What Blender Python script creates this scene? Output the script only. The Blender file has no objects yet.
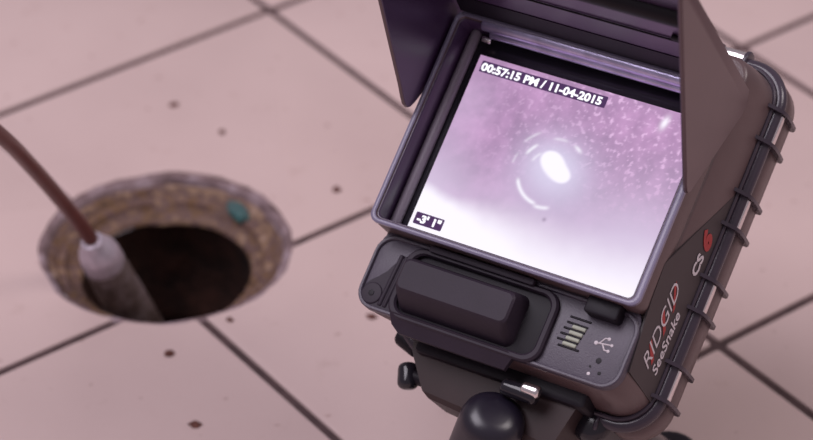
import bpy, bmesh, math, random
import numpy as np
from mathutils import Vector, Matrix, noise
random.seed(7)
S = bpy.context.scene
C = S.collection

# ------------------------------------------------------------------ camera
RW = [[0.79666, -0.60439, 0.00665], [-0.35358, -0.47494, -0.80586], [0.49021, 0.63965, -0.59207]]
cam_d = bpy.data.cameras.new('camera'); cam = bpy.data.objects.new('camera', cam_d); C.objects.link(cam)
mr = Matrix(((RW[0][0], -RW[1][0], -RW[2][0]), (RW[0][1], -RW[1][1], -RW[2][1]), (RW[0][2], -RW[1][2], -RW[2][2])))
cam.matrix_world = Matrix.Translation((-0.82705, -1.21819, 0.92143)) @ mr.to_4x4()
cam_d.sensor_fit = 'HORIZONTAL'; cam_d.sensor_width = 36; cam_d.lens = 2833.6 / 813 * 36
cam_d.clip_start = 0.02; cam_d.clip_end = 50
cam_d.dof.use_dof = True; cam_d.dof.focus_distance = 1.262; cam_d.dof.aperture_fstop = 7.5
S.camera = cam

# ------------------------------------------------------------------ world, lights, exposure
S.view_settings.view_transform = 'Standard'; S.view_settings.look = 'None'
S.view_settings.gamma = 1; S.view_settings.exposure = 0.0
S.view_settings.use_curve_mapping = False
w = bpy.data.worlds.new('world'); S.world = w; w.use_nodes = True
w.node_tree.nodes['Background'].inputs[0].default_value = (0.94, 0.80, 0.90, 1)
w.node_tree.nodes['Background'].inputs[1].default_value = 0.30

def area(name, loc, target, size, power, col, sy=None):
    d = bpy.data.lights.new(name, 'AREA'); d.energy = power; d.color = col
    d.shape = 'RECTANGLE'; d.size = size; d.size_y = sy or size
    o = bpy.data.objects.new(name, d); C.objects.link(o); o.location = loc
    o.rotation_euler = (Vector(target) - Vector(loc)).to_track_quat('-Z', 'Y').to_euler()
    return o
area('overhead_key', (-1.15, 0.05, 2.25), (-0.1, -0.3, 0), 1.5, 42, (0.97, 0.90, 1.0))  # unseen broad soft key, high on the left
area('flank_fill_light', (1.1, -1.6, 2.1), (-0.1, -0.3, 0), 0.9, 22, (1.0, 0.90, 0.90))  # unseen fill added to brighten the monitor's right flank

# ------------------------------------------------------------------ node helpers
def srgb(r, g, b):
    f = lambda c: (c / 255 / 12.92) if c / 255 <= 0.04045 else ((c / 255 + 0.055) / 1.055) ** 2.4
    return (f(r), f(g), f(b), 1)

def plain(name, col, rough=0.5, metal=0.0, var=0.12, scale=60, bump=0.0, bscale=400, coat=0.0, spec=0.5):
    m = bpy.data.materials.new(name); m.use_nodes = True; n = m.node_tree.nodes; l = m.node_tree.links
    b = n['Principled BSDF']; b.inputs['Roughness'].default_value = rough; b.inputs['Metallic'].default_value = metal
    b.inputs['Coat Weight'].default_value = coat; b.inputs['Specular IOR Level'].default_value = spec
    tc = n.new('ShaderNodeTexCoord'); nz = n.new('ShaderNodeTexNoise'); nz.inputs['Scale'].default_value = scale
    nz.inputs['Detail'].default_value = 4
    l.new(tc.outputs['Object'], nz.inputs['Vector'])
    r = n.new('ShaderNodeValToRGB')
    r.color_ramp.elements[0].position = 0.3; r.color_ramp.elements[1].position = 0.7
    r.color_ramp.elements[0].color = tuple(c * (1 - var) for c in col[:3]) + (1,)
    r.color_ramp.elements[1].color = tuple(min(1, c * (1 + var)) for c in col[:3]) + (1,)
    l.new(nz.outputs['Fac'], r.inputs['Fac']); l.new(r.outputs['Color'], b.inputs['Base Color'])
    if bump:
        n2 = n.new('ShaderNodeTexNoise'); n2.inputs['Scale'].default_value = bscale; n2.inputs['Detail'].default_value = 3
        l.new(tc.outputs['Object'], n2.inputs['Vector'])
        bp = n.new('ShaderNodeBump'); bp.inputs['Strength'].default_value = bump; bp.inputs['Distance'].default_value = 0.001
        l.new(n2.outputs['Fac'], bp.inputs['Height']); l.new(bp.outputs['Normal'], b.inputs['Normal'])
    return m

def tile_mat():
    m = bpy.data.materials.new('quarry_tile'); m.use_nodes = True; n = m.node_tree.nodes; l = m.node_tree.links
    b = n['Principled BSDF']; b.inputs['Roughness'].default_value = 0.42
    geo = n.new('ShaderNodeNewGeometry'); oi = n.new('ShaderNodeObjectInfo')
    def nz(scale, det, rough=0.5):
        t = n.new('ShaderNodeTexNoise'); t.inputs['Scale'].default_value = scale; t.inputs['Detail'].default_value = det
        t.inputs['Roughness'].default_value = rough; l.new(geo.outputs['Position'], t.inputs['Vector']); return t
    def ramp(src, p0, c0, p1, c1):
        r = n.new('ShaderNodeValToRGB'); e = r.color_ramp.elements
        e[0].position = p0; e[0].color = c0; e[1].position = p1; e[1].color = c1
        l.new(src, r.inputs['Fac']); return r
    def mix(fac, a, c, mode='MIX'):
        x = n.new('ShaderNodeMix'); x.data_type = 'RGBA'; x.blend_type = mode
        if isinstance(fac, float): x.inputs[0].default_value = fac
        else: l.new(fac, x.inputs[0])
        l.new(a, x.inputs[6])
        if isinstance(c, tuple): x.inputs[7].default_value = c
        else: l.new(c, x.inputs[7])
        return x.outputs[2]
    base = ramp(nz(7, 5).outputs['Fac'], 0.3, (0.55, 0.415, 0.395, 1), 0.7, (0.62, 0.475, 0.450, 1)).outputs['Color']
    rnd = ramp(oi.outputs['Random'], 0, (0.955, 0.955, 0.955, 1), 1, (0.995, 0.99, 0.99, 1)).outputs['Color']
    c = mix(1.0, base, rnd, 'MULTIPLY')
    # faint scuffs, then small brown specks
    sc = ramp(nz(38, 6, 0.65).outputs['Fac'], 0.60, (0, 0, 0, 1), 0.78, (0.30, 0.30, 0.30, 1)).outputs['Color']
    c = mix(sc, c, (0.30, 0.17, 0.14, 1))
    sp = ramp(nz(120, 2).outputs['Fac'], 0.70, (0, 0, 0, 1), 0.76, (0.55, 0.55, 0.55, 1)).outputs['Color']
    c = mix(sp, c, (0.22, 0.10, 0.08, 1))
    l.new(c, b.inputs['Base Color'])
    rr = ramp(nz(15, 4).outputs['Fac'], 0.3, (0.36, 0.36, 0.36, 1), 0.7, (0.52, 0.52, 0.52, 1)).outputs['Color']
    l.new(rr, b.inputs['Roughness'])
    bp = n.new('ShaderNodeBump'); bp.inputs['Strength'].default_value = 0.25; bp.inputs['Distance'].default_value = 0.0006
    l.new(nz(220, 4).outputs['Fac'], bp.inputs['Height']); l.new(bp.outputs['Normal'], b.inputs['Normal'])
    return m

def rust_mat(name, cols, scale, rough=0.7, bump=0.8):
    m = bpy.data.materials.new(name); m.use_nodes = True; n = m.node_tree.nodes; l = m.node_tree.links
    b = n['Principled BSDF']; b.inputs['Roughness'].default_value = rough
    tc = n.new('ShaderNodeTexCoord'); t = n.new('ShaderNodeTexNoise'); t.inputs['Scale'].default_value = scale
    t.inputs['Detail'].default_value = 7; t.inputs['Roughness'].default_value = 0.65
    l.new(tc.outputs['Object'], t.inputs['Vector'])
    r = n.new('ShaderNodeValToRGB'); e = r.color_ramp.elements
    k = len(cols)
    e[0].position = 0.32; e[0].color = cols[0]; e[1].position = 0.68; e[1].color = cols[-1]
    for i in range(1, k - 1):
        x = e.new(0.32 + 0.36 * i / (k - 1)); x.color = cols[i]
    l.new(t.outputs['Fac'], r.inputs['Fac']); l.new(r.outputs['Color'], b.inputs['Base Color'])
    bp = n.new('ShaderNodeBump'); bp.inputs['Strength'].default_value = bump; bp.inputs['Distance'].default_value = 0.002
    l.new(t.outputs['Fac'], bp.inputs['Height']); l.new(bp.outputs['Normal'], b.inputs['Normal'])
    return m

def emit_mat(name, col=None, strength=1.0):
    m = bpy.data.materials.new(name); m.use_nodes = True; n = m.node_tree.nodes; l = m.node_tree.links
    n.clear(); o = n.new('ShaderNodeOutputMaterial'); e = n.new('ShaderNodeEmission')
    e.inputs['Strength'].default_value = strength
    if col: e.inputs['Color'].default_value = col
    else:
        a = n.new('ShaderNodeVertexColor'); a.layer_name = 'picture'; l.new(a.outputs['Color'], e.inputs['Color'])
    l.new(e.outputs[0], o.inputs[0]); return m

M = dict(
    tile=tile_mat(),
    grout=plain('dark_grout', (0.072, 0.041, 0.042), 0.85, var=0.3, scale=90, bump=0.6),
    case=plain('charcoal_case_plastic', (0.100, 0.061, 0.063), 0.34, spec=0.65, var=0.06, bump=0.12, bscale=1500),
    panel=plain('slate_panel_plastic', (0.070, 0.056, 0.082), 0.40, var=0.08, bump=0.15, bscale=1500),
    stand=plain('shaded_brown_stand_plastic', (0.040, 0.024, 0.025), 0.45, var=0.1, spec=0.3),  # bracket colour darkened to carry the shade under the case
    step=plain('grey_step_plastic', (0.26, 0.22, 0.27), 0.45, var=0.06),
    legm=plain('satin_black_tube', (0.012, 0.009, 0.018), 0.32, var=0.1, spec=0.6),
    inner_shade=plain('hood_inner_shade_violet', (0.050, 0.023, 0.066), 0.30, var=0.05, spec=0.7),  # hood plastic's inner faces: shade and violet screen glow put into the colour
    satin=plain('satin_metal_rod', (0.55, 0.50, 0.72), 0.30, metal=0.9, var=0.25, scale=90),
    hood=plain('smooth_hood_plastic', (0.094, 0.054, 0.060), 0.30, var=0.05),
    black=plain('black_plastic', (0.009, 0.006, 0.011), 0.5, spec=0.25, var=0.2),
    gloss=plain('glossy_black_plastic', (0.016, 0.014, 0.020), 0.16, var=0.1),
    trim=plain('lavender_grey_trim', (0.20, 0.175, 0.26), 0.28, var=0.06),
    rubber=plain('grey_rubber', (0.028, 0.019, 0.031), 0.55, spec=0.3, var=0.08, bump=0.06, bscale=1500),
    railm=plain('dark_rail_plastic', (0.046, 0.034, 0.050), 0.25, var=0.1),
    label=plain('label_recess_plastic', (0.040, 0.029, 0.032), 0.45, var=0.06),
    chrome=plain('polished_steel', (0.85, 0.80, 0.80), 0.24, metal=1.0, var=0.05),
    ridge=plain('grey_bezel_step', (0.17, 0.145, 0.17), 0.35, var=0.05),
    white=plain('white_print', (0.60, 0.54, 0.57), 0.5, var=0.03),
    red=plain('red_print', (0.36, 0.035, 0.035), 0.5, var=0.05),
    vent=plain('pale_vent_bar', (0.42, 0.44, 0.36), 0.45, var=0.06),
    cable=plain('red_brown_cable_jacket', (0.120, 0.036, 0.031), 0.38, var=0.12, scale=120),
    ferrule=plain('worn_aluminium', (0.50, 0.44, 0.50), 0.42, metal=0.6, var=0.15, scale=200, bump=0.3),
    sonde=rust_mat('scuffed_grey_housing', [(0.05, 0.03, 0.025, 1), (0.12, 0.085, 0.078, 1), (0.22, 0.17, 0.18, 1)], 90, 0.38, 0.3),
    rim=rust_mat('corroded_grey_rim', [(0.08, 0.045, 0.042, 1), (0.22, 0.15, 0.16, 1), (0.38, 0.30, 0.33, 1)], 70),
    rust=rust_mat('rusty_yellow_brown_iron', [(0.040, 0.016, 0.012, 1), (0.16, 0.085, 0.040, 1), (0.10, 0.055, 0.055, 1), (0.22, 0.13, 0.075, 1), (0.29, 0.20, 0.16, 1)], 85),
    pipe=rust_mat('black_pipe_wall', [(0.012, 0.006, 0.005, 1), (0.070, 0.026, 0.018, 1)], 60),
    teal=rust_mat('teal_corrosion', [(0.05, 0.07, 0.07, 1), (0.04, 0.15, 0.15, 1)], 150),
    crumb=plain('rusty_crumb', (0.10, 0.032, 0.022), 0.8, var=0.4, scale=400),
    screen=emit_mat('lit_display', None, 1.0),
    osd_box=emit_mat('display_caption_box', (0.085, 0.042, 0.12, 1), 1.0),
    osd_text=emit_mat('display_caption_text', (0.95, 0.93, 1.0, 1), 1.25),
)

# ------------------------------------------------------------------ mesh helpers (device parts are written in millimetres)
def link_bm(name, bm, mat, parent=None, smooth=35, scale=0.001):
    bmesh.ops.recalc_face_normals(bm, faces=bm.faces)
    if scale != 1: bmesh.ops.scale(bm, vec=(scale,) * 3, verts=bm.verts)
    me = bpy.data.meshes.new(name); 
    a = math.radians(smooth)
    for f in bm.faces: f.smooth = True
    for e in bm.edges:
        if len(e.link_faces) == 2: e.smooth = e.calc_face_angle(0) < a
        else: e.smooth = False
    bm.to_mesh(me); bm.free(); me.materials.append(mat)
    o = bpy.data.objects.new(name, me); C.objects.link(o)
    if parent: o.parent = parent
    return o

def rrect(x0, x1, y0, y1, r, n=6, skew=None):
    out = []
    for cx, cy, a in ((x1 - r, y1 - r, 0), (x0 + r, y1 - r, 90), (x0 + r, y0 + r, 180), (x1 - r, y0 + r, 270)):
        for i in range(n + 1):
            t = math.radians(a + 90 * i / n); out.append((cx + r * math.cos(t), cy + r * math.sin(t)))
    return out

def loft(bm, rings, cap=True, closed=True):
    vs = [[bm.verts.new(p) for p in r] for r in rings]
    n = len(rings[0])
    for a, b in zip(vs, vs[1:]):
        for i in range(n if closed else n - 1):
            j = (i + 1) % n; bm.faces.new((a[i], a[j], b[j], b[i]))
    if cap:
        bm.faces.new(vs[0]); bm.faces.new(vs[-1])
    return vs

def slab(bm, outline, z0, z1, b=0.6):
    """rounded-edge plate: outline in XY, soft edge b on the top side"""
    cx = sum(p[0] for p in outline) / len(outline); cy = sum(p[1] for p in outline) / len(outline)
    xs = [p[0] for p in outline]; ys = [p[1] for p in outline]
    hx = (max(xs) - min(xs)) / 2; hy = (max(ys) - min(ys)) / 2
    mx = (max(xs) + min(xs)) / 2; my = (max(ys) + min(ys)) / 2
    def inset(d): return [(mx + (x - mx) * (1 - d / hx), my + (y - my) * (1 - d / hy)) for x, y in outline]
    o0, o1, o2 = outline, inset(b * 0.3), inset(b)
    sgn = 1 if z1 > z0 else -1
    loft(bm, [[(x, y, z0) for x, y in o0], [(x, y, z1 - sgn * b) for x, y in o0],
              [(x, y, z1 - sgn * b * 0.3) for x, y in o1], [(x, y, z1) for x, y in o2]])

def frame(bm, outer, inner, z0, z1, b=0.5):
    """ring wall between two outlines of the same count"""
    n = len(outer)
    mid = lambda t: [(o[0] * (1 - t) + i[0] * t, o[1] * (1 - t) + i[1] * t) for o, i in zip(outer, inner)]
    rings = [[(x, y, z0) for x, y in outer], [(x, y, z1 - b) for x, y in outer], [(x, y, z1) for x, y in mid(0.25)],
             [(x, y, z1) for x, y in mid(0.75)], [(x, y, z1 - b) for x, y in inner], [(x, y, z0) for x, y in inner]]
    vs = [[bm.verts.new(p) for p in r] for r in rings]
    for k in range(6):
        a, c = vs[k], vs[(k + 1) % 6]
        for i in range(n):
            j = (i + 1) % n; bm.faces.new((a[i], a[j], c[j], c[i]))

def tube(bm, pts, r, seg=14, caps=True, closed=False, rads=None):
    pts = [Vector(p) for p in pts]; n = len(pts); rings = []
    up = Vector((0.12, 0.31, 0.94)).normalized(); prev = None
    for i, p in enumerate(pts):
        if closed: t = (pts[(i + 1) % n] - pts[i - 1]).normalized()
        else: t = (pts[min(i + 1, n - 1)] - pts[max(i - 1, 0)]).normalized()
        if prev is None: a = t.cross(up).normalized()
        else: a = (prev - t * prev.dot(t)).normalized()
        prev = a; b = t.cross(a); rr = rads[i] if rads else r
        rings.append([p + (a * math.cos(2 * math.pi * k / seg) + b * math.sin(2 * math.pi * k / seg)) * rr for k in range(seg)])
    vs = [[bm.verts.new(p) for p in q] for q in rings]
    m = n if closed else n - 1
    for i in range(m):
        a, b = vs[i], vs[(i + 1) % n]
        for k in range(seg):
            j = (k + 1) % seg; bm.faces.new((a[k], a[j], b[j], b[k]))
    if caps and not closed:
        bm.faces.new(vs[0]); bm.faces.new(vs[-1])

def capsule(bm, p0, p1, r, seg=18, rnd=0.4):
    """rod with softly rounded ends"""
    p0 = Vector(p0); p1 = Vector(p1); d = (p1 - p0).normalized(); L = (p1 - p0).length; e = min(r * rnd, L * 0.4)
    ps, rs = [], []
    for k in range(5):
        t = k / 4 * math.pi / 2
        ps.append(p0 + d * (e - e * math.cos(t))); rs.append(max(0.02 * r, r - e + e * math.sin(t)))
    q = [(p1 - d * (e - e * math.cos(t)), max(0.02 * r, r - e + e * math.sin(t))) for t in (math.pi / 2, math.pi * 3 / 8, math.pi / 4, math.pi / 8, 0)]
    ps += [a for a, _ in q]; rs += [b for _, b in q]
    tube(bm, ps, r, seg, rads=rs)

def box(bm, x0, x1, y0, y1, z0, z1, b=0.5):
    slab(bm, rrect(x0, x1, y0, y1, max(b, 0.3), 2), z0, z1, b)

def text(name, body, size, mat, parent, M4, shear=0.0, sx=1.0, extrude=0.08, offset=0.0, align='LEFT'):
    """lettering as a real mesh, millimetres, laid in the XY plane of M4"""
    cu = bpy.data.curves.new(name, 'FONT'); cu.body = body; cu.size = size; cu.shear = shear
    cu.extrude = extrude; cu.align_x = align; cu.offset = offset; cu.resolution_u = 3
    t = bpy.data.objects.new(name, cu); C.objects.link(t)
    dg = bpy.context.evaluated_depsgraph_get(); me = bpy.data.meshes.new_from_object(t.evaluated_get(dg))
    bpy.data.objects.remove(t)
    me.transform(Matrix.Diagonal((0.001 * sx, 0.001, 0.001, 1)))
    me.materials.clear(); me.materials.append(mat)
    o = bpy.data.objects.new(name, me); C.objects.link(o); o.parent = parent
    T = M4.copy(); T.translation = T.translation * 0.001
    o.matrix_local = T
    return o

def tag(o, label, cat, group=None):
    o['label'] = label; o['category'] = cat
    if group: o['group'] = group
    return o

# ------------------------------------------------------------------ floor of square tiles (structure)
T = 0.203; J = 0.0050; DC = (-0.1833, -0.1630)     # pitch, joint, drain centre
floor = bpy.data.objects.new('floor', None); C.objects.link(floor); floor['kind'] = 'structure'

def hole_r(a, base, amp, seed):
    return base + amp * noise.noise(Vector((math.cos(a) * 2.2 + seed, math.sin(a) * 2.2, seed))) \
        + amp * 0.5 * noise.noise(Vector((math.cos(a) * 9 + seed, math.sin(a) * 9, 3 + seed)))
def cutter():
    bm = bmesh.new(); n = 72
    rs = [[(DC[0] + hole_r(2 * math.pi * k / n, 0.0688, 0.0022, 1.3) * math.cos(2 * math.pi * k / n),
            DC[1] + hole_r(2 * math.pi * k / n, 0.0688, 0.0022, 1.3) * math.sin(2 * math.pi * k / n), z) for k in range(n)] for z in (-0.2, 0.2)]
    loft(bm, rs); bmesh.ops.recalc_face_normals(bm, faces=bm.faces)
    me = bpy.data.meshes.new('cut'); bm.to_mesh(me); bm.free()
    o = bpy.data.objects.new('cut', me); C.objects.link(o); return o
CUT = cutter()
def cut_mesh(o):
    m = o.modifiers.new('b', 'BOOLEAN'); m.operation = 'DIFFERENCE'; m.object = CUT; m.solver = 'EXACT'
    bpy.context.view_layer.update()
    me = bpy.data.meshes.new_from_object(o.evaluated_get(bpy.context.evaluated_depsgraph_get()))
    o.modifiers.clear(); o.data = me

bm = bmesh.new()
bmesh.ops.create_cube(bm, size=1, matrix=Matrix.Translation((0, 0, -0.0185)) @ Matrix.Diagonal((4.6, 4.6, 0.034, 1)))
base = link_bm('grout_bed', bm, M['grout'], floor, scale=1); cut_mesh(base)

def tile_bm():
    bm = bmesh.new(); h = (T - J) / 2
    slab(bm, rrect(-h, h, -h, h, 0.0015, 2), -0.009, 0.0, 0.0010)
    return bm
tile0 = link_bm('tile', tile_bm(), M['tile'], floor, scale=1)
first = True
for i in range(-8, 8):
    for j in range(-8, 9):
        if i < -6 and j > 5: pass
        o = tile0 if first else tile0.copy()
        if not first: C.objects.link(o)
        first = False
        o.location = ((i + 0.5) * T, (j - 0.5) * T, random.uniform(-0.0003, 0.0002))
        o.rotation_euler = (random.uniform(-.0008, .0008), random.uniform(-.0008, .0008), 0)
        if abs(o.location.x - DC[0]) < T / 2 + 0.075 and abs(o.location.y - DC[1]) < T / 2 + 0.075:
            cut_mesh(o)
bpy.data.objects.remove(CUT)

# ------------------------------------------------------------------ open drain in the floor
drain = bpy.data.objects.new('floor_drain', None); C.objects.link(drain); drain.location = (DC[0], DC[1], 0)
tag(drain, 'open round floor drain with a corroded rusty rim set into the pink tiles', 'drain')
def lathe(bm, prof, n=72, amp=0.0, seed=0.0):
    vs = []
    for k in range(n):
        a = 2 * math.pi * k / n; row = []
        for (r, z) in prof:
            rr = hole_r(a, r, amp, seed + z * 120) if amp else r
            zz = z + (amp * 0.6 * noise.noise(Vector((math.cos(a) * 5, math.sin(a) * 5, r * 300))) if amp else 0)
            row.append(bm.verts.new((rr * math.cos(a), rr * math.sin(a), zz)))
        vs.append(row)
    for k in range(n):
        a, b = vs[k], vs[(k + 1) % n]
        for i in range(len(prof) - 1): bm.faces.new((a[i], a[i + 1], b[i + 1], b[i]))
bm = bmesh.new(); lathe(bm, [(0.0712, -0.012), (0.0705, -0.0022), (0.0685, -0.0008), (0.0655, -0.0012), (0.0640, -0.0035), (0.0632, -0.006), (0.062, -0.012)], amp=0.0016, seed=2.0)
link_bm('collar_ring', bm, M['rim'], drain, scale=1, smooth=60)['label'] = 'grey corroded outer ring'
bm = bmesh.new(); lathe(bm, [(0.0638, -0.0052), (0.0610, -0.0060), (0.0590, -0.0095), (0.0572, -0.0105), (0.0545, -0.0108), (0.0530, -0.0150), (0.0508, -0.0162), (0.0485, -0.0168), (0.0470, -0.0180), (0.0466, -0.0200)], amp=0.0016, seed=5.0)
link_bm('throat', bm, M['rust'], drain, scale=1, smooth=60)['label'] = 'stepped yellow-brown rusty throat'
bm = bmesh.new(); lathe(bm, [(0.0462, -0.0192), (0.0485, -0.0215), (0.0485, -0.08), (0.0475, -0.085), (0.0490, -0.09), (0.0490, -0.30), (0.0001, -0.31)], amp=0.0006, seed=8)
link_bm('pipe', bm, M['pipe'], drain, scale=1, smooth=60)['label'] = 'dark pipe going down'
bm = bmesh.new(); bmesh.ops.create_icosphere(bm, subdivisions=3, radius=1)
for v in bm.verts:
    v.co *= 1 + 0.35 * noise.noise(v.co * 1.7)
    v.co = Vector((v.co.x * 0.0085, v.co.y * 0.0045, v.co.z * 0.0030))
p = link_bm('corrosion_patch', bm, M['teal'], drain, scale=1, smooth=80)
p.location = (0.0555, 0.0105, -0.0085); p.rotation_euler = (0.1, 0.3, math.radians(-88)); p['label'] = 'teal patch of corrosion on the throat'

# ------------------------------------------------------------------ inspection camera on its push cable
def pw(x, y, z):
    """point at height z that the photograph shows at pixel x, y"""
    r = [(x - 406.5) / 2833.6, (y - 220) / 2833.6, 1.0]
    d = Vector([sum(RW[k][i] * r[k] for k in range(3)) for i in range(3)])
    c = Vector((-0.82705, -1.21819, 0.92143)); t = (z - c.z) / d.z
    return c + d * t
A = pw(93, 243, 0.028); B = pw(139, 325, -0.040)
ax = (B - A).normalized()
probe = bpy.data.objects.new('drain_camera', None); C.objects.link(probe); probe.location = A
tag(probe, 'grey inspection camera head on a red-brown push cable, lowered into the floor drain', 'inspection camera')
L = (B - A).length
def spline(P, n=14):
    out = []
    for i in range(len(P) - 1):
        p0 = P[max(i - 1, 0)]; p1 = P[i]; p2 = P[i + 1]; p3 = P[min(i + 2, len(P) - 1)]
        for k in range(n):
            t = k / n
            out.append(0.5 * ((2 * p1) + (p2 - p0) * t + (2 * p0 - 5 * p1 + 4 * p2 - p3) * t * t + (3 * p1 - p0 - 3 * p2 + p3) * t ** 3))
    out.append(P[-1]); return out
cp = [A + ax * 0.012, A, pw(82, 226, 0.044), pw(60, 199, 0.073), pw(32, 167, 0.108), pw(0, 135, 0.15), pw(-60, 90, 0.195), pw(-150, 60, 0.22), Vector((-0.62, -0.14, 0.17)), Vector((-0.80, -0.05, 0.06)), Vector((-0.98, 0.06, 0.005)), Vector((-1.5, 0.34, 0.004))]
bm = bmesh.new(); tube(bm, [p - A for p in spline(cp)], 0.0040, 16)
link_bm('cable', bm, M['cable'], probe, scale=1, smooth=60)['label'] = 'glossy red-brown push cable'
def along(prof, seg=32):
    bm = bmesh.new(); tube(bm, [ax * a for a, _ in prof], 1, seg, rads=[b for _, b in prof]); return bm
link_bm('ferrule', along([(-0.003, 0.0045), (-0.002, 0.0062), (0.0, 0.0070), (0.003, 0.0085), (0.006, 0.0103), (0.010, 0.0112), (0.017, 0.0115), (0.018, 0.0108), (0.019, 0.0108)]),
        M['ferrule'], probe, scale=1)['label'] = 'pale metal end ferrule'
prof = [(0.0185, 0.0105), (0.0195, 0.0112)]
k = 0
while prof[-1][0] < L + 0.03:
    a = prof[-1][0]; r = 0.0112 + min(0.0012, (a - 0.0195) * 0.03)
    prof += [(a + 0.0012, r + 0.0003), (a + 0.0024, r + 0.0003), (a + 0.0032, r - 0.0002)]
prof += [(prof[-1][0] + 0.004, 0.010), (prof[-1][0] + 0.006, 0.006)]
link_bm('camera_housing', along(prof), M['sonde'], probe, scale=1, smooth=30)['label'] = 'scuffed ribbed grey housing'

# ------------------------------------------------------------------ crumbs of rust on the tiles
def crumb(px, py, s, lab, seed):
    bm = bmesh.new(); bmesh.ops.create_icosphere(bm, subdivisions=2, radius=1)
    for v in bm.verts:
        v.co *= 1 + 0.5 * noise.noise(v.co * 1.4 + Vector((seed, 0, 0)))
        v.co = Vector((v.co.x * s, v.co.y * s * 0.8, max(-0.15, v.co.z) * s * 0.35))
    zmin = min(v.co.z for v in bm.verts)
    for v in bm.verts: v.co.z -= zmin
    o = link_bm('rust_crumb', bm, M['crumb'], None, scale=1, smooth=60)
    q = pw(px, py, 0); o.location = (q.x, q.y, 0.0001); o.rotation_euler.z = seed
    tag(o, lab, 'crumb', 'crumbs of rust on the tiles')
crumb(170, 354, 0.0032, 'reddish-brown crumb on the tile just below the drain, left of the joint', 0.4)
crumb(230, 320, 0.0022, 'tiny dark crumb on the tile at the lower right of the drain rim', 1.7)
crumb(174, 105, 0.0030, 'dark smeared crumb on the big tile above the drain, nearer the upper joint', 2.9)
crumb(222, 132, 0.0024, 'dark crumb on the tile right above the far rim of the drain', 4.1)
crumb(195, 425, 0.0034, 'flat brown crumb at the bottom of the photo under the drain', 5.3)
crumb(337, 190, 0.0028, 'faint crumb on the tile left of the monitor case', 0.9)
crumb(372, 317, 0.0030, 'rust-red crumb on the tile at the lower left corner of the monitor', 2.2)

# ------------------------------------------------------------------ the monitor
DR = [[0.36623, 0.7164, -0.59384], [-0.92964, 0.30958, -0.19985], [0.04067, 0.62524, 0.77937]]
DM = Matrix.Translation((-0.1395, -0.4312, 0.1815)) @ Matrix(DR).to_4x4()
mon = bpy.data.objects.new('pipe_inspection_monitor', None); C.objects.link(mon)
BASE = Vector((-0.150, -0.412, 0.0)); mon.location = BASE
tag(mon, 'charcoal portable pipe inspection monitor with lit screen and sun hood on its own stand', 'monitor')
Lm = Matrix.Translation(-BASE) @ DM      # device millimetre frame -> thing's frame
DI = DM.inverted()
def part(name, bm, mat, parent=None, smooth=35, label=None):
    o = link_bm(name, bm, mat, None, smooth)
    if parent is None: o.parent = mon; o.matrix_local = Lm
    else: o.parent = parent
    if label: o['label'] = label
    return o

def sideX(z):   # outer x of the case flank at depth z (mm)
    return 67.4 + (2 - z) * 0.19 if z > -28 else 73.1
# main case
bm = bmesh.new()
def outline(hx, y0, y1, r, q, xl, n=10):
    # rounded case outline; the lower left corner (radius q, left edge xl) is cut back under the front deck
    out = []
    for cx, cy, a, rr in ((hx - r, y1 - r, 0, r), (-xl + r, y1 - r, 90, r), (-xl + q, y0 + q, 180, q), (hx - r, y0 + r, 270, r)):
        for i in range(n + 1):
            t = math.radians(a + 90 * i / n); out.append((cx + rr * math.cos(t), cy + rr * math.sin(t)))
    return out
def sec(hx, y0, y1, z, r):
    q = r + min(26, max(0, -1.5 - z) * 2.2); xl = min(hx, 67.0 if z > -40 else 71.0)
    return [(x, y, z) for x, y in outline(hx, y0, y1, r, q, xl)]
loft(bm, [sec(66.0, -84.6, 75, -0.9, 9), sec(67.2, -86.0, 76.4, -1.6, 10), sec(67.7, -86.5, 77, -2.6, 10), sec(70.8, -88.5, 79, -16, 12), sec(73.1, -90.5, 80.5, -28, 15),
          sec(73.1, -91, 81, -38.5, 15), sec(75.6, -94.5, 84.5, -40, 18), sec(76.8, -96, 86, -42, 18), sec(76.8, -96, 86, -52, 18), sec(75, -94.5, 84.5, -55, 17), sec(70, -89, 79, -66, 14), sec(56, -75, 66, -69, 12)])
case = part('case', bm, M['case'], smooth=50, label='charcoal case that shows brown where it mirrors the floor')
# screen tray
RO = rrect(-70, 67, -49.6, 57, 4.5); RI = rrect(-67.6, 63.6, -47.2, 54.5, 3.0)
bm = bmesh.new(); frame(bm, RO, RI, -0.5, 16.0, 0.9)
bz = part('bezel', bm, M['case'], smooth=50)
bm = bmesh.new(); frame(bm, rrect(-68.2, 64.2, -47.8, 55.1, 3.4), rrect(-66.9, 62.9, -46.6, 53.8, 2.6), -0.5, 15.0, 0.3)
part('bezel_inner_shade', bm, M['inner_shade'], smooth=50, label='inside walls of the screen tray, shade and screen glow painted dark violet')  # thin added walls that carry the tray's painted shade and screen glow
bm = bmesh.new(); frame(bm, rrect(-70.25, 67.25, -49.85, 57.25, 4.7), rrect(-68.0, 64.2, -47.7, 55, 3.2), 14.0, 16.35, 0.4)
part('bezel_trim', bm, M['trim'], smooth=50, label='thin paler rim around the screen tray')
bm = bmesh.new(); slab(bm, RI, -2.0, -0.3, 0.2); part('screen_surround', bm, M['gloss'])
bm = bmesh.new()
capsule(bm, (-64.2, -47, 0.8), (-64.2, 54, 0.8), 2.6, rnd=0.3)
part('bezel_step', bm, M['step'], label='grey step along the left of the screen')
bm = bmesh.new(); capsule(bm, (-57.0, 55.2, 12.6), (60.5, 55.2, 12.6), 3.5, rnd=0.3)
part('hinge_rod', bm, M['satin'], label='satin metal rod that catches the glow of the screen')
bm = bmesh.new(); capsule(bm, (-54.5, 53.2, 6.4), (55.0, 53.2, 6.4), 2.4, rnd=0.3)
part('hinge_rod', bm, M['satin'], label='satin metal rod that catches the glow of the screen')
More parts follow.
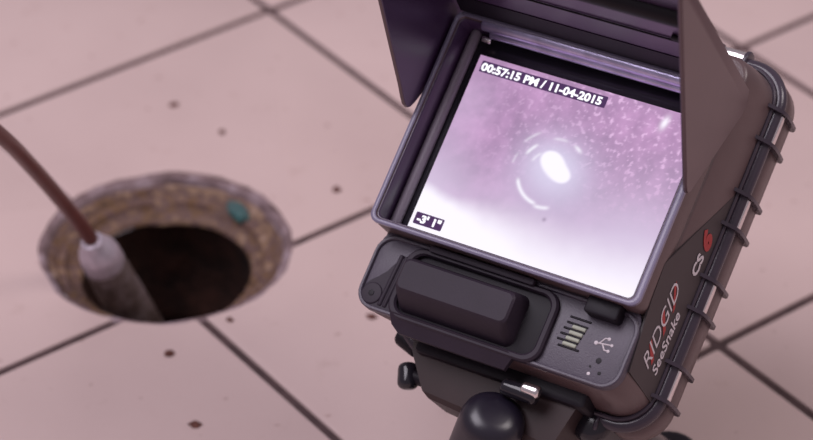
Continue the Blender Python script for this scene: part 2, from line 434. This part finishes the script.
for x0, x1 in ((-59, -54), (50, 56)):
    bm = bmesh.new(); capsule(bm, (x0, 50.5, 3.5), (x1, 50.5, 3.5), 1.6); part('hinge_clip', bm, M['chrome'], label='small bright hinge clip')

# lit display: a grid whose colours are the camera picture it shows
def build_screen():
    x0, x1, y0, y1 = -58.3, 63.4, -47.1, 43.9      # mm
    nx, ny = 204, 150
    me = bpy.data.meshes.new('screen')
    vs = [((x0 + (x1 - x0) * i / nx) / 1000, (y0 + (y1 - y0) * j / ny) / 1000, 0.0) for j in range(ny + 1) for i in range(nx + 1)]
    fs = [(j * (nx + 1) + i, j * (nx + 1) + i + 1, (j + 1) * (nx + 1) + i + 1, (j + 1) * (nx + 1) + i) for j in range(ny) for i in range(nx)]
    me.from_pydata(vs, [], fs)
    X = np.array([v[0] * 1000 for v in vs]); Y = np.array([v[1] * 1000 for v in vs])
    def nse(s, seed, oct_=3):
        o = np.zeros(len(X)); a = 1
        for q in range(oct_):
            o += a * np.array([noise.noise(Vector((x * s, y * s, seed + q))) for x, y in zip(X, Y)]); s *= 2.1; a *= 0.55
        return o
    sm = lambda a, b, v: (lambda t: t * t * (3 - 2 * t))(np.clip((v - a) / (b - a), 0, 1))
    gs = lambda cx, cy, rx, ry, rot=0: np.exp(-(((X - cx) * math.cos(rot) + (Y - cy) * math.sin(rot)) ** 2 / rx ** 2 + (-(X - cx) * math.sin(rot) + (Y - cy) * math.cos(rot)) ** 2 / ry ** 2))
    c = np.zeros((len(X), 3))
    n1 = nse(0.045, 1.0); n2 = nse(0.16, 7.0); n3 = nse(0.42, 13.0, 3)
    mauve = np.array(srgb(168, 134, 172)[:3]); pink = np.array(srgb(205, 160, 205)[:3]); lav = np.array(srgb(216, 198, 226)[:3]); whi = np.array([1.02, 0.97, 1.08])
    c[:] = mauve
    k = np.clip(0.38 + 0.5 * n1 + 0.35 * n2, 0, 1)[:, None]; c = c * (1 - k) + pink * k
    k = (sm(10, -34, Y) * 0.75 + sm(-5, 50, X) * sm(35, -10, Y) * 0.5 + sm(-30, -58, X) * sm(44, 20, Y) * 0.35)[:, None].clip(0, 1); c = c * (1 - k) + lav * k
    # speckle of wet highlights in the upper right
    sp = sm(0.05, 0.75, n3) * sm(-5, 25, X + Y * 0.3) * sm(0, 22, Y) * 0.4
    sp += sm(0.22, 0.5, n3) * sm(-20, 10, Y) * 0.35 * sm(-58, -20, X)
    k = sp.clip(0, 1)[:, None]; c = c * (1 - k) + np.array(srgb(240, 200, 240)[:3]) * k
    # dim haze ring round the bright centre
    R = np.hypot(X - (-2.5), (Y + 0.5)) * 0.98; an = np.degrees(np.arctan2(Y + 0.5, X + 2.5))
    k = (gs(-1.5, 0, 17, 16) * 0.55)[:, None]; c = c * (1 - k) + np.array(srgb(190, 172, 208)[:3]) * k
    k = (gs(-1.0, 0.0, 20.0, 17, -0.35) * 0.6)[:, None].clip(0, 1); c = c * (1 - k) + np.array(srgb(220, 214, 238)[:3]) * k
    k = (gs(-1.5, 3.0, 12.5, 10, -0.35) * 0.9)[:, None].clip(0, 1); c = c * (1 - k) + np.array(srgb(226, 218, 245)[:3]) * k
    k = (sm(0.40, 0.75, gs(-1.8, 3.0, 8.6, 6.0, -0.5) + gs(-5.0, 6.5, 5.0, 4.0) * 0.55 + gs(4.0, 0.0, 4.5, 3.6) * 0.5))[:, None]; c = c * (1 - k) + whi * k
    def arc(r, wd, a0, a1, s):
        m = np.exp(-((R - r) / wd) ** 2) * sm(a0 - 8, a0 + 4, an) * sm(a1 + 8, a1 - 4, an) * s
        return m
    k = arc(15.0, 0.85, -152, -98, 0.95) + arc(16.0, 0.9, -92, -72, 0.8) + arc(15.5, 0.8, 138, 156, 0.8) + arc(16.5, 0.8, 56, 66, 0.8) + arc(16.5, 0.7, 86, 104, 0.45) + arc(19.0, 0.6, 168, 181, 0.35) + arc(20.5, 0.7, 128, 146, 0.4) + arc(11, 0.7, 138, 160, 0.5)
    k = k.clip(0, 1)[:, None]; c = c * (1 - k) + np.array([0.98, 0.95, 1.05]) * k
    # burnt-out water along the bottom
    edge = -26.5 - 0.02 * (X + 58) + 2.0 * n1 + 3.0 * sm(-40, -58, X) - 3.5 * sm(-20, 20, X) + 3 * sm(20, 58, X)
    soft = 3.5 + 13 * sm(-50, 10, X)
    k = np.clip((edge - Y) / soft * 0.5 + 0.5, 0, 1); k = (k * k * (3 - 2 * k))[:, None]; c = c * (1 - k) + whi * k
    d = gs(3.5, -21.5, 1.0, 1.0)[:, None] * 0.5; c = c * (1 - d) + np.array(srgb(120, 100, 130)[:3]) * d
    # highlight near the upper right corner
    k = gs(39.6, 37.4, 1.6, 3.2, -0.2)[:, None]; c = c * (1 - k) + whi * k
    ca = me.color_attributes.new('picture', 'FLOAT_COLOR', 'POINT')
    ca.data.foreach_set('color', np.concatenate([c, np.ones((len(X), 1))], 1).astype(np.float32).ravel())
    me.materials.append(M['screen'])
    o = bpy.data.objects.new('screen', me); C.objects.link(o); o.parent = mon; o.matrix_local = Lm
    o['label'] = 'lit screen showing a pink and white view inside a pipe'
    return o
scr = build_screen()
def flat(name, outline, z, mat, parent):
    bm = bmesh.new(); f = bm.faces.new([bm.verts.new((x, y, z)) for x, y in outline]); 
    return part(name, bm, mat, parent)
flat('caption_box', rrect(-56.0, 9.6, 36.0, 41.6, 0.6, 3), 0.08, M['osd_box'], scr)
flat('caption_box', rrect(-56.6, -41.8, -41.6, -35.8, 0.6, 3), 0.08, M['osd_box'], scr)
text('caption_text', '00:57:15 PM / 11-04-2015', 5.3, M['osd_text'], scr, Matrix.Translation((-55.4, 36.9, 0.16)), sx=1.13, extrude=0, offset=0.22)
text('caption_text', "-3' 1\"", 5.0, M['osd_text'], scr, Matrix.Translation((-55.2, -40.4, 0.16)), sx=1.15, extrude=0, offset=0.25)

# sun hood ------------------------------------------------------------
def panelX(z): return 70.7 + max(0, z - 10) * 0.055
def side_hood(s):
    # (y, z) outline, corners rounded by short chamfers
    pts = [(63.5, -2), (63.5, 128), (60.5, 129.5), (57.5, 126), (10.0, 33.5), (6.2, 27.0), (4.6, 23.5), (4.3, 21), (5.4, 19.2), (8.0, 17.5), (53, -5.5), (58, -6)]
    bm = bmesh.new()
    rings = []
    for d, ins in ((0, 0.6), (0.5, 0.0), (1.8, 0.0), (2.3, 0.6)):
        cy = 45; cz = 40
        rings.append([(s * (panelX(z) + d) - (2.6 if s > 0 else 0.0), y + (cy - y) * ins * 0.01, z + (cz - z) * ins * 0.01) for y, z in pts])
    loft(bm, rings)
    # triangulate the end caps cleanly
    bmesh.ops.triangulate(bm, faces=[f for f in bm.faces if len(f.verts) > 4])
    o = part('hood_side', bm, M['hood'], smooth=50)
    o.data.materials.append(M['inner_shade'])
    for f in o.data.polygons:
        if f.normal.x * s < -0.3: f.material_index = 1  # inward faces take the painted shade and screen glow
    return o
hr = side_hood(1); hl = side_hood(-1)
def sheet(name, prof, x0, x1, th, mat, parent=None, label=None, xr=None):
    """bent plate: profile in (y, z), width x0..x1, thickness th upward"""
    bm = bmesh.new(); n = len(prof)
    def ofs(i):
        a = Vector(prof[max(i - 1, 0)]); b = Vector(prof[min(i + 1, n - 1)]); t = (b - a).normalized(); return Vector((t.y, -t.x)) * th
    ring = lambda x: [(x, y, z) for y, z in prof] + [(x, prof[i][0] + ofs(i).x, prof[i][1] + ofs(i).y) for i in reversed(range(n))]
    loft(bm, [ring(x0), ring(x1)])
    bmesh.ops.triangulate(bm, faces=[f for f in bm.faces if len(f.verts) > 4])
    return part(name, bm, mat, parent, label=label)
sheet('hood_hinge', [(56.9, 16.8), (57.8, 21), (59.4, 29.5)], -68.5, 66, 4, M['black'], label='black hinge strip across the top of the screen')
tp = sheet('hood_top', [(59.6, 26), (61.0, 52), (61.6, 76)], -70, 70, 2.0, M['inner_shade'])
sheet('hood_top', [(61.6, 88), (61.6, 104), (61.0, 126)], -72, 72, 2.0, M['inner_shade'])
bm = bmesh.new(); capsule(bm, (-70, 61.5, 82), (71, 61.5, 82), 5.2, rnd=0.3); part('hood_fold_bar', bm, M['black'])
# stiffening crease with cut corners on the underside of the hood top
def ypl(z): return 59.6 + (z - 26) * 0.045 - 0.35
bm = bmesh.new()
cr = [(-64, 27), (-52, 50), (52, 50), (64, 27)]
tube(bm, [(x, ypl(z), z) for x, z in cr], 0.45, 8); part('hood_crease', bm, M['black'], tp)
bm = bmesh.new(); capsule(bm, (50, ypl(55) - 0.2, 55), (58, ypl(55) - 0.2, 55), 1.5); part('hood_slot', bm, M['black'], tp)
for z in (72, 40):
    bm = bmesh.new(); capsule(bm, (67.5, 57, z), (67.5, 53, z + 3), 1.8); part('hood_clip', bm, M['chrome'], label='small bright clip inside the hood')
# front lower deck ------------------------------------------------------
bm = bmesh.new(); slab(bm, rrect(-66.4, 66.6, -85.2, -47, 8), -1.2, 2.0, 0.5)
deck = part('front_deck', bm, M['panel'], label='slate grey panel below the screen')
bm = bmesh.new(); frame(bm, rrect(-67.4, 67.4, -86.2, -50.2, 9), rrect(-65.6, 65.4, -84.4, -52, 7.6), -1.8, 3.3, 0.6)
part('deck_rim', bm, M['panel'], deck)
pl = [(-65.4, -80.0), (-64.9, -75.9), (-63.2, -73.2), (-60.0, -70.3), (-57.2, -67.0), (-55.2, -63.0), (-52.2, -59.3), (-48.5, -58.6), (-48.5, -84.9), (-58.5, -84.8), (-62.6, -83.6)]
bm = bmesh.new(); loft(bm, [[(x, y, 1.0) for x, y in pl], [(x, y, 2.7) for x, y in pl]]); part('corner_plate', bm, M['rubber'], deck, smooth=20, label='darker curved plate at the lower left corner')
bm = bmesh.new(); capsule(bm, (-60.2, -79.0, 1.6), (-60.2, -79.0, 3.3), 5.2, seg=24, rnd=0.2); part('screw_boss', bm, M['rubber'], deck)
bm = bmesh.new(); capsule(bm, (-60.2, -79.0, 2.8), (-60.2, -79.0, 3.6), 1.5, seg=6, rnd=0.1); part('screw', bm, M['black'], deck)
# rubber latch block in its frame
bm = bmesh.new(); frame(bm, rrect(-50, 28.6, -86.8, -52.2, 8), rrect(-46.5, 25.0, -83.6, -55.0, 6), 1.2, 5.4, 1.0)
lat = part('latch_frame', bm, M['rubber'], label='raised rounded frame round the battery latch')
bm = bmesh.new(); slab(bm, rrect(-47, 25.4, -84, -54.6, 6), 1.0, 2.3, 0.3); part('latch_well', bm, M['black'])
bm = bmesh.new()
loft(bm, [[(x, y, 1.5) for x, y in rrect(-45.5, 14, -83, -57.6, 4)], [(x, y, 12) for x, y in rrect(-45, 13.5, -78.5, -59.4, 4)],
          [(x, y, 16.6) for x, y in rrect(-44.2, 13, -76.0, -60.8, 3.2)], [(x, y, 17.6) for x, y in rrect(-43.2, 12, -75.0, -61.8, 2.8)]])
part('latch_block', bm, M['rubber'], smooth=25, label='chunky dark rubber block standing proud of the panel')
bm = bmesh.new()
sk = [(-50.5, -58.5), (-46.5, -55), (-46.5, -84), (14, -86)]
loft(bm, [[(-47, -84.5, 5.8), (14.5, -84.5, 5.8), (17, -86.5, 4.5), (14, -92.2, 1.0), (-41, -92.2, 1.0), (-45, -89.5, 2.5)],
          [(-47, -84.5, 2.6), (14.5, -84.5, 2.6), (17, -86.5, 1.5), (14, -92.2, -2.0), (-41, -92.2, -2.0), (-45, -89.5, -0.8)]])
part('latch_lip', bm, M['rubber'], smooth=25, label='sloping lip under the latch block')
bm = bmesh.new(); slab(bm, rrect(-40, 14, -53.3, -50.2, 1), 1.5, 7.5, 0.6); part('upper_ledge', bm, M['rubber'])
for x in (-54.5, -51.9):
    bm = bmesh.new(); capsule(bm, (x, -83.5, 2.2), (x + 1.2, -58, 2.2), 1.25, rnd=0.5); part('grip_rib', bm, M['rubber'])
bm = bmesh.new(); slab(bm, rrect(41.5, 58, -57.2, -48.6, 1.5), 1.5, 10, 1.0); part('corner_clip', bm, M['black'], label='black clip hooked under the screen tray')
# pale bars over a ladder of dark slots, then the connector mark and indicator holes
for k in range(6):
    y = -60.8 - 2.75 * k; x0 = 35.2 - 0.5 * k + (2.0 if k == 5 else 0)
    bm = bmesh.new(); capsule(bm, (x0 - 1.0, y + 0.9, 2.0), (x0 + 9.5, y + 0.9, 2.0), 0.55, seg=8); part('vent_slot', bm, M['black'], deck)
    if 1 <= k <= 4:
        bm = bmesh.new(); capsule(bm, (x0 + 2.4, y - 0.45, 2.1), (x0 + 9.0, y - 0.45, 2.1), 0.95, seg=10); part('vent_bar', bm, M['vent'], deck, label='pale greenish bar')
def stroke(bm, pts, r=0.35): tube(bm, [(x, y, 2.08) for x, y in pts], r, 8)
bm = bmesh.new()
stroke(bm, [(50.2, -67.5), (57.4, -66.6)]); stroke(bm, [(51.8, -67.2), (53.6, -64.4), (55.2, -64.2)]); stroke(bm, [(53.2, -67.1), (55.0, -69.6), (56.8, -69.5)])
for x, y, r in ((50.2, -67.5, 0.95), (55.3, -64.2, 0.8), (56.9, -69.5, 0.75), (57.6, -66.6, 0.7)):
    capsule(bm, (x, y, 1.9), (x, y, 2.25), r, seg=12, rnd=0.2)
part('connector_symbol', bm, M['white'], deck, label='white trident connector symbol')
for x, y, r, m in ((54.6, -74.8, 1.35, 'black'), (51.8, -78.3, 0.55, 'black'), (57.0, -80.0, 0.9, 'black'), (52.3, -81.6, 0.8, 'white')):
    bm = bmesh.new(); capsule(bm, (x, y, 1.8), (x, y, 2.2), r, seg=14, rnd=0.2); part('indicator_hole' if m == 'black' else 'indicator_mark', bm, M[m], deck)

# label recess on the right flank, built on the sloping side ------------
lab_pts = [(24, -29), (-25, 5.0), (-42, 3.8), (-74.5, -1.5), (-80, -28.8)]
bm = bmesh.new()
def flank(y, z, out=0.0): return (sideX(z) + out + (-0.0), y, z)
loft(bm, [[flank(y, z, -0.6) for y, z in lab_pts], [flank(y, z, 0.35) for y, z in lab_pts]])
lb = part('side_label', bm, M['label'], smooth=20, label='darker label panel on the right flank')
# text frame: letters run up the flank (+Y), letter tops toward the screen (+Z, slightly inward)
def tfr(y, z, out):
    up = Vector((-0.19, 0, 1)).normalized(); run = Vector((0, 1, 0)); nrm = run.cross(up)
    if nrm.x < 0: nrm = -nrm
    m = Matrix((run, up, nrm)).transposed().to_4x4(); m.translation = Vector((sideX(z) + out, y, z)); return m
text('brand_lettering', 'RIDGID', 10.5, M['white'], lb, tfr(-69.5, -14.5, 0.5), shear=0.40, sx=1.13, offset=-0.08)['label'] = 'white slanted RIDGID lettering'
text('model_lettering', 'SeeSnake', 6.9, M['white'], lb, tfr(-69.0, -22.4, 0.5), shear=0.25, sx=1.15, offset=0.10)['label'] = 'white SeeSnake lettering'
text('model_lettering', 'CS', 7.4, M['white'], lb, tfr(-20.8, -22.5, 0.5), sx=1.2, offset=0.25)['label'] = 'white letters CS'
text('model_lettering', '6', 11.5, M['red'], lb, tfr(-8.6, -23.5, 0.5), sx=1.25, shear=0.3, offset=0.75)['label'] = 'bold red numeral 6'
def red_slash(y0, y1, z0, z1, wd):
    bm = bmesh.new(); f = bm.faces.new([bm.verts.new(flank(a, b, 0.48)) for a, b in ((y0, z0), (y0 + wd, z0), (y1 + wd, z1), (y1, z1))])
    part('red_flash', bm, M['red'], lb)
red_slash(-66, -59, -16.0, -8.0, 3.0); red_slash(-52, -44.5, -16.0, -8.5, 3.0); red_slash(-41, -30.5, -16.2, -9.0, 3.0)
red_slash(-66, -33, -16.6, -15.2, 1.0)

# bumper rail around the case ---------------------------------------------
RC = outline(74.6, -93.6, 83.6, 17, 42, 69.5)
bm = bmesh.new(); tube(bm, [(x, y, -33.5) for x, y in RC], 3.5, 14, closed=True); rail = part('bumper_rail', bm, M['railm'], smooth=60, label='dark rounded rail running around the case')
bm = bmesh.new(); tube(bm, [(x * 0.985, y * 0.985, -28.8) for x, y in RC], 1.1, 8, closed=True); part('rail_bead', bm, M['railm'], rail)
def rib_y(y, s):
    bm = bmesh.new()
    prof = [(72.5, -25), (75.5, -27.0), (78.6, -30.0), (79.8, -34), (79.9, -40), (79.5, -47), (79.0, -53), (77.5, -55.5), (73, -55.5)]
    if s < 0: prof = [(a - 5.5, b) for a, b in prof]
    loft(bm, [[(s * x, y - 0.85, z) for x, z in prof], [(s * x, y + 0.85, z) for x, z in prof]])
    bmesh.ops.triangulate(bm, faces=[f for f in bm.faces if len(f.verts) > 4])
    part('rail_rib', bm, M['railm'], rail)
for s in (1, -1):
    for y0, y1 in ((66.3, 50.4), (24.2, 8.0), (-17.9, -33.6), (-59.9, -76.6))[:4 if s == 1 else 2]:
        rib_y(y0, s); rib_y(y1, s)
        bm = bmesh.new(); capsule(bm, (74.6 if s > 0 else -69.5, y0 - 1, -35.0), (74.6 if s > 0 else -69.5, y1 + 1, -35.0), 4.2, rnd=0.1)
        part('steel_rod', bm, M['chrome'], rail, label='short bright rod between two ribs')
for s, yy in ((1, 85.0), (-1, -95.0)):
    for x0, x1 in ((52, 38), (9, -9)):
        for x in (x0, x1):
            bm = bmesh.new(); capsule(bm, (x - 1.1, yy, -34.5), (x + 1.1, yy, -34.5), 5.9, rnd=0.15); part('rail_collar', bm, M['railm'], rail)
        bm = bmesh.new(); capsule(bm, (x0 - 1, yy + s * 1.3, -34), (x1 + 1, yy + s * 1.3, -34), 3.6, rnd=0.15); part('steel_rod', bm, M['chrome'], rail)

# stand ---------------------------------------------------------------------
def d2(x, y, z): return DM @ (Vector((x, y, z)) * 0.001)
def wpart(name, bm, mat, label=None):
    o = link_bm(name, bm, mat, None, 40, scale=1); o.parent = mon; o.matrix_local = Matrix.Translation(-BASE)
    if label: o['label'] = label
    return o
bm = bmesh.new()
loft(bm, [[(-42, -88, -18), (46, -88, -18), (46, -88, -54), (-42, -88, -54)], [(-40, -95, -18.5), (45, -95, -18.5), (45, -95, -54), (-40, -95, -54)],
          [(-29, -110, -21), (40, -114, -21), (40, -114, -50), (-29, -110, -50)], [(-26, -112, -24), (38, -117, -24), (38, -117, -48), (-26, -112, -48)]])
part('stand_bracket', bm, M['stand'], smooth=25, label='tapering bracket under the case')
bm = bmesh.new(); slab(bm, rrect(-38, 50, -95, -86, 2), -56, -14, 2); part('mounting_plate', bm, M['black'])
# grip tube and legs down to the floor
def leg(a, b, r, name='leg', mat='gloss', foot=True):
    bm = bmesh.new(); capsule(bm, a, b, r, seg=28, rnd=0.6); o = wpart(name, bm, M[mat]); return o
leg(d2(15.5, -110, -6), (-0.207, -0.444, 0.014), 0.0150, mat='legm')
leg(d2(48, -96, -30), (-0.092, -0.470, 0.012), 0.0100)
leg(d2(10, -96, -54), (-0.085, -0.330, 0.012), 0.0100)
def foot(p, r):
    bm = bmesh.new(); capsule(bm, (p[0], p[1], 0.0002), (p[0], p[1], 0.022), r, seg=20, rnd=0.35); wpart('rubber_foot', bm, M['black'])
foot((-0.205, -0.440), 0.018); foot((-0.092, -0.470), 0.015); foot((-0.085, -0.330), 0.015)
bm = bmesh.new(); capsule(bm, (-47.5, -98, -36), (-43, -109.5, -36), 5.0, rnd=0.6); part('tilt_knob', bm, M['gloss'])
bm = bmesh.new(); capsule(bm, (-47, -103, -36), (-28, -103, -36), 3.5, rnd=0.3); part('knob_shaft', bm, M['black'])
bm = bmesh.new(); capsule(bm, (-58, -86.5, -36), (-44, -91, -36), 4.6, rnd=0.6); part('corner_bumper', bm, M['black'])
bm = bmesh.new(); capsule(bm, (12, -97.5, -9), (30, -97.5, -9), 4.0, rnd=0.5); part('pivot_pin', bm, M['gloss'])
bm = bmesh.new(); capsule(bm, (22, -95.6, -7), (31, -95.6, -7), 3.0, rnd=0.5); part('pivot_cap', bm, M['chrome'], label='bright end of the pivot')
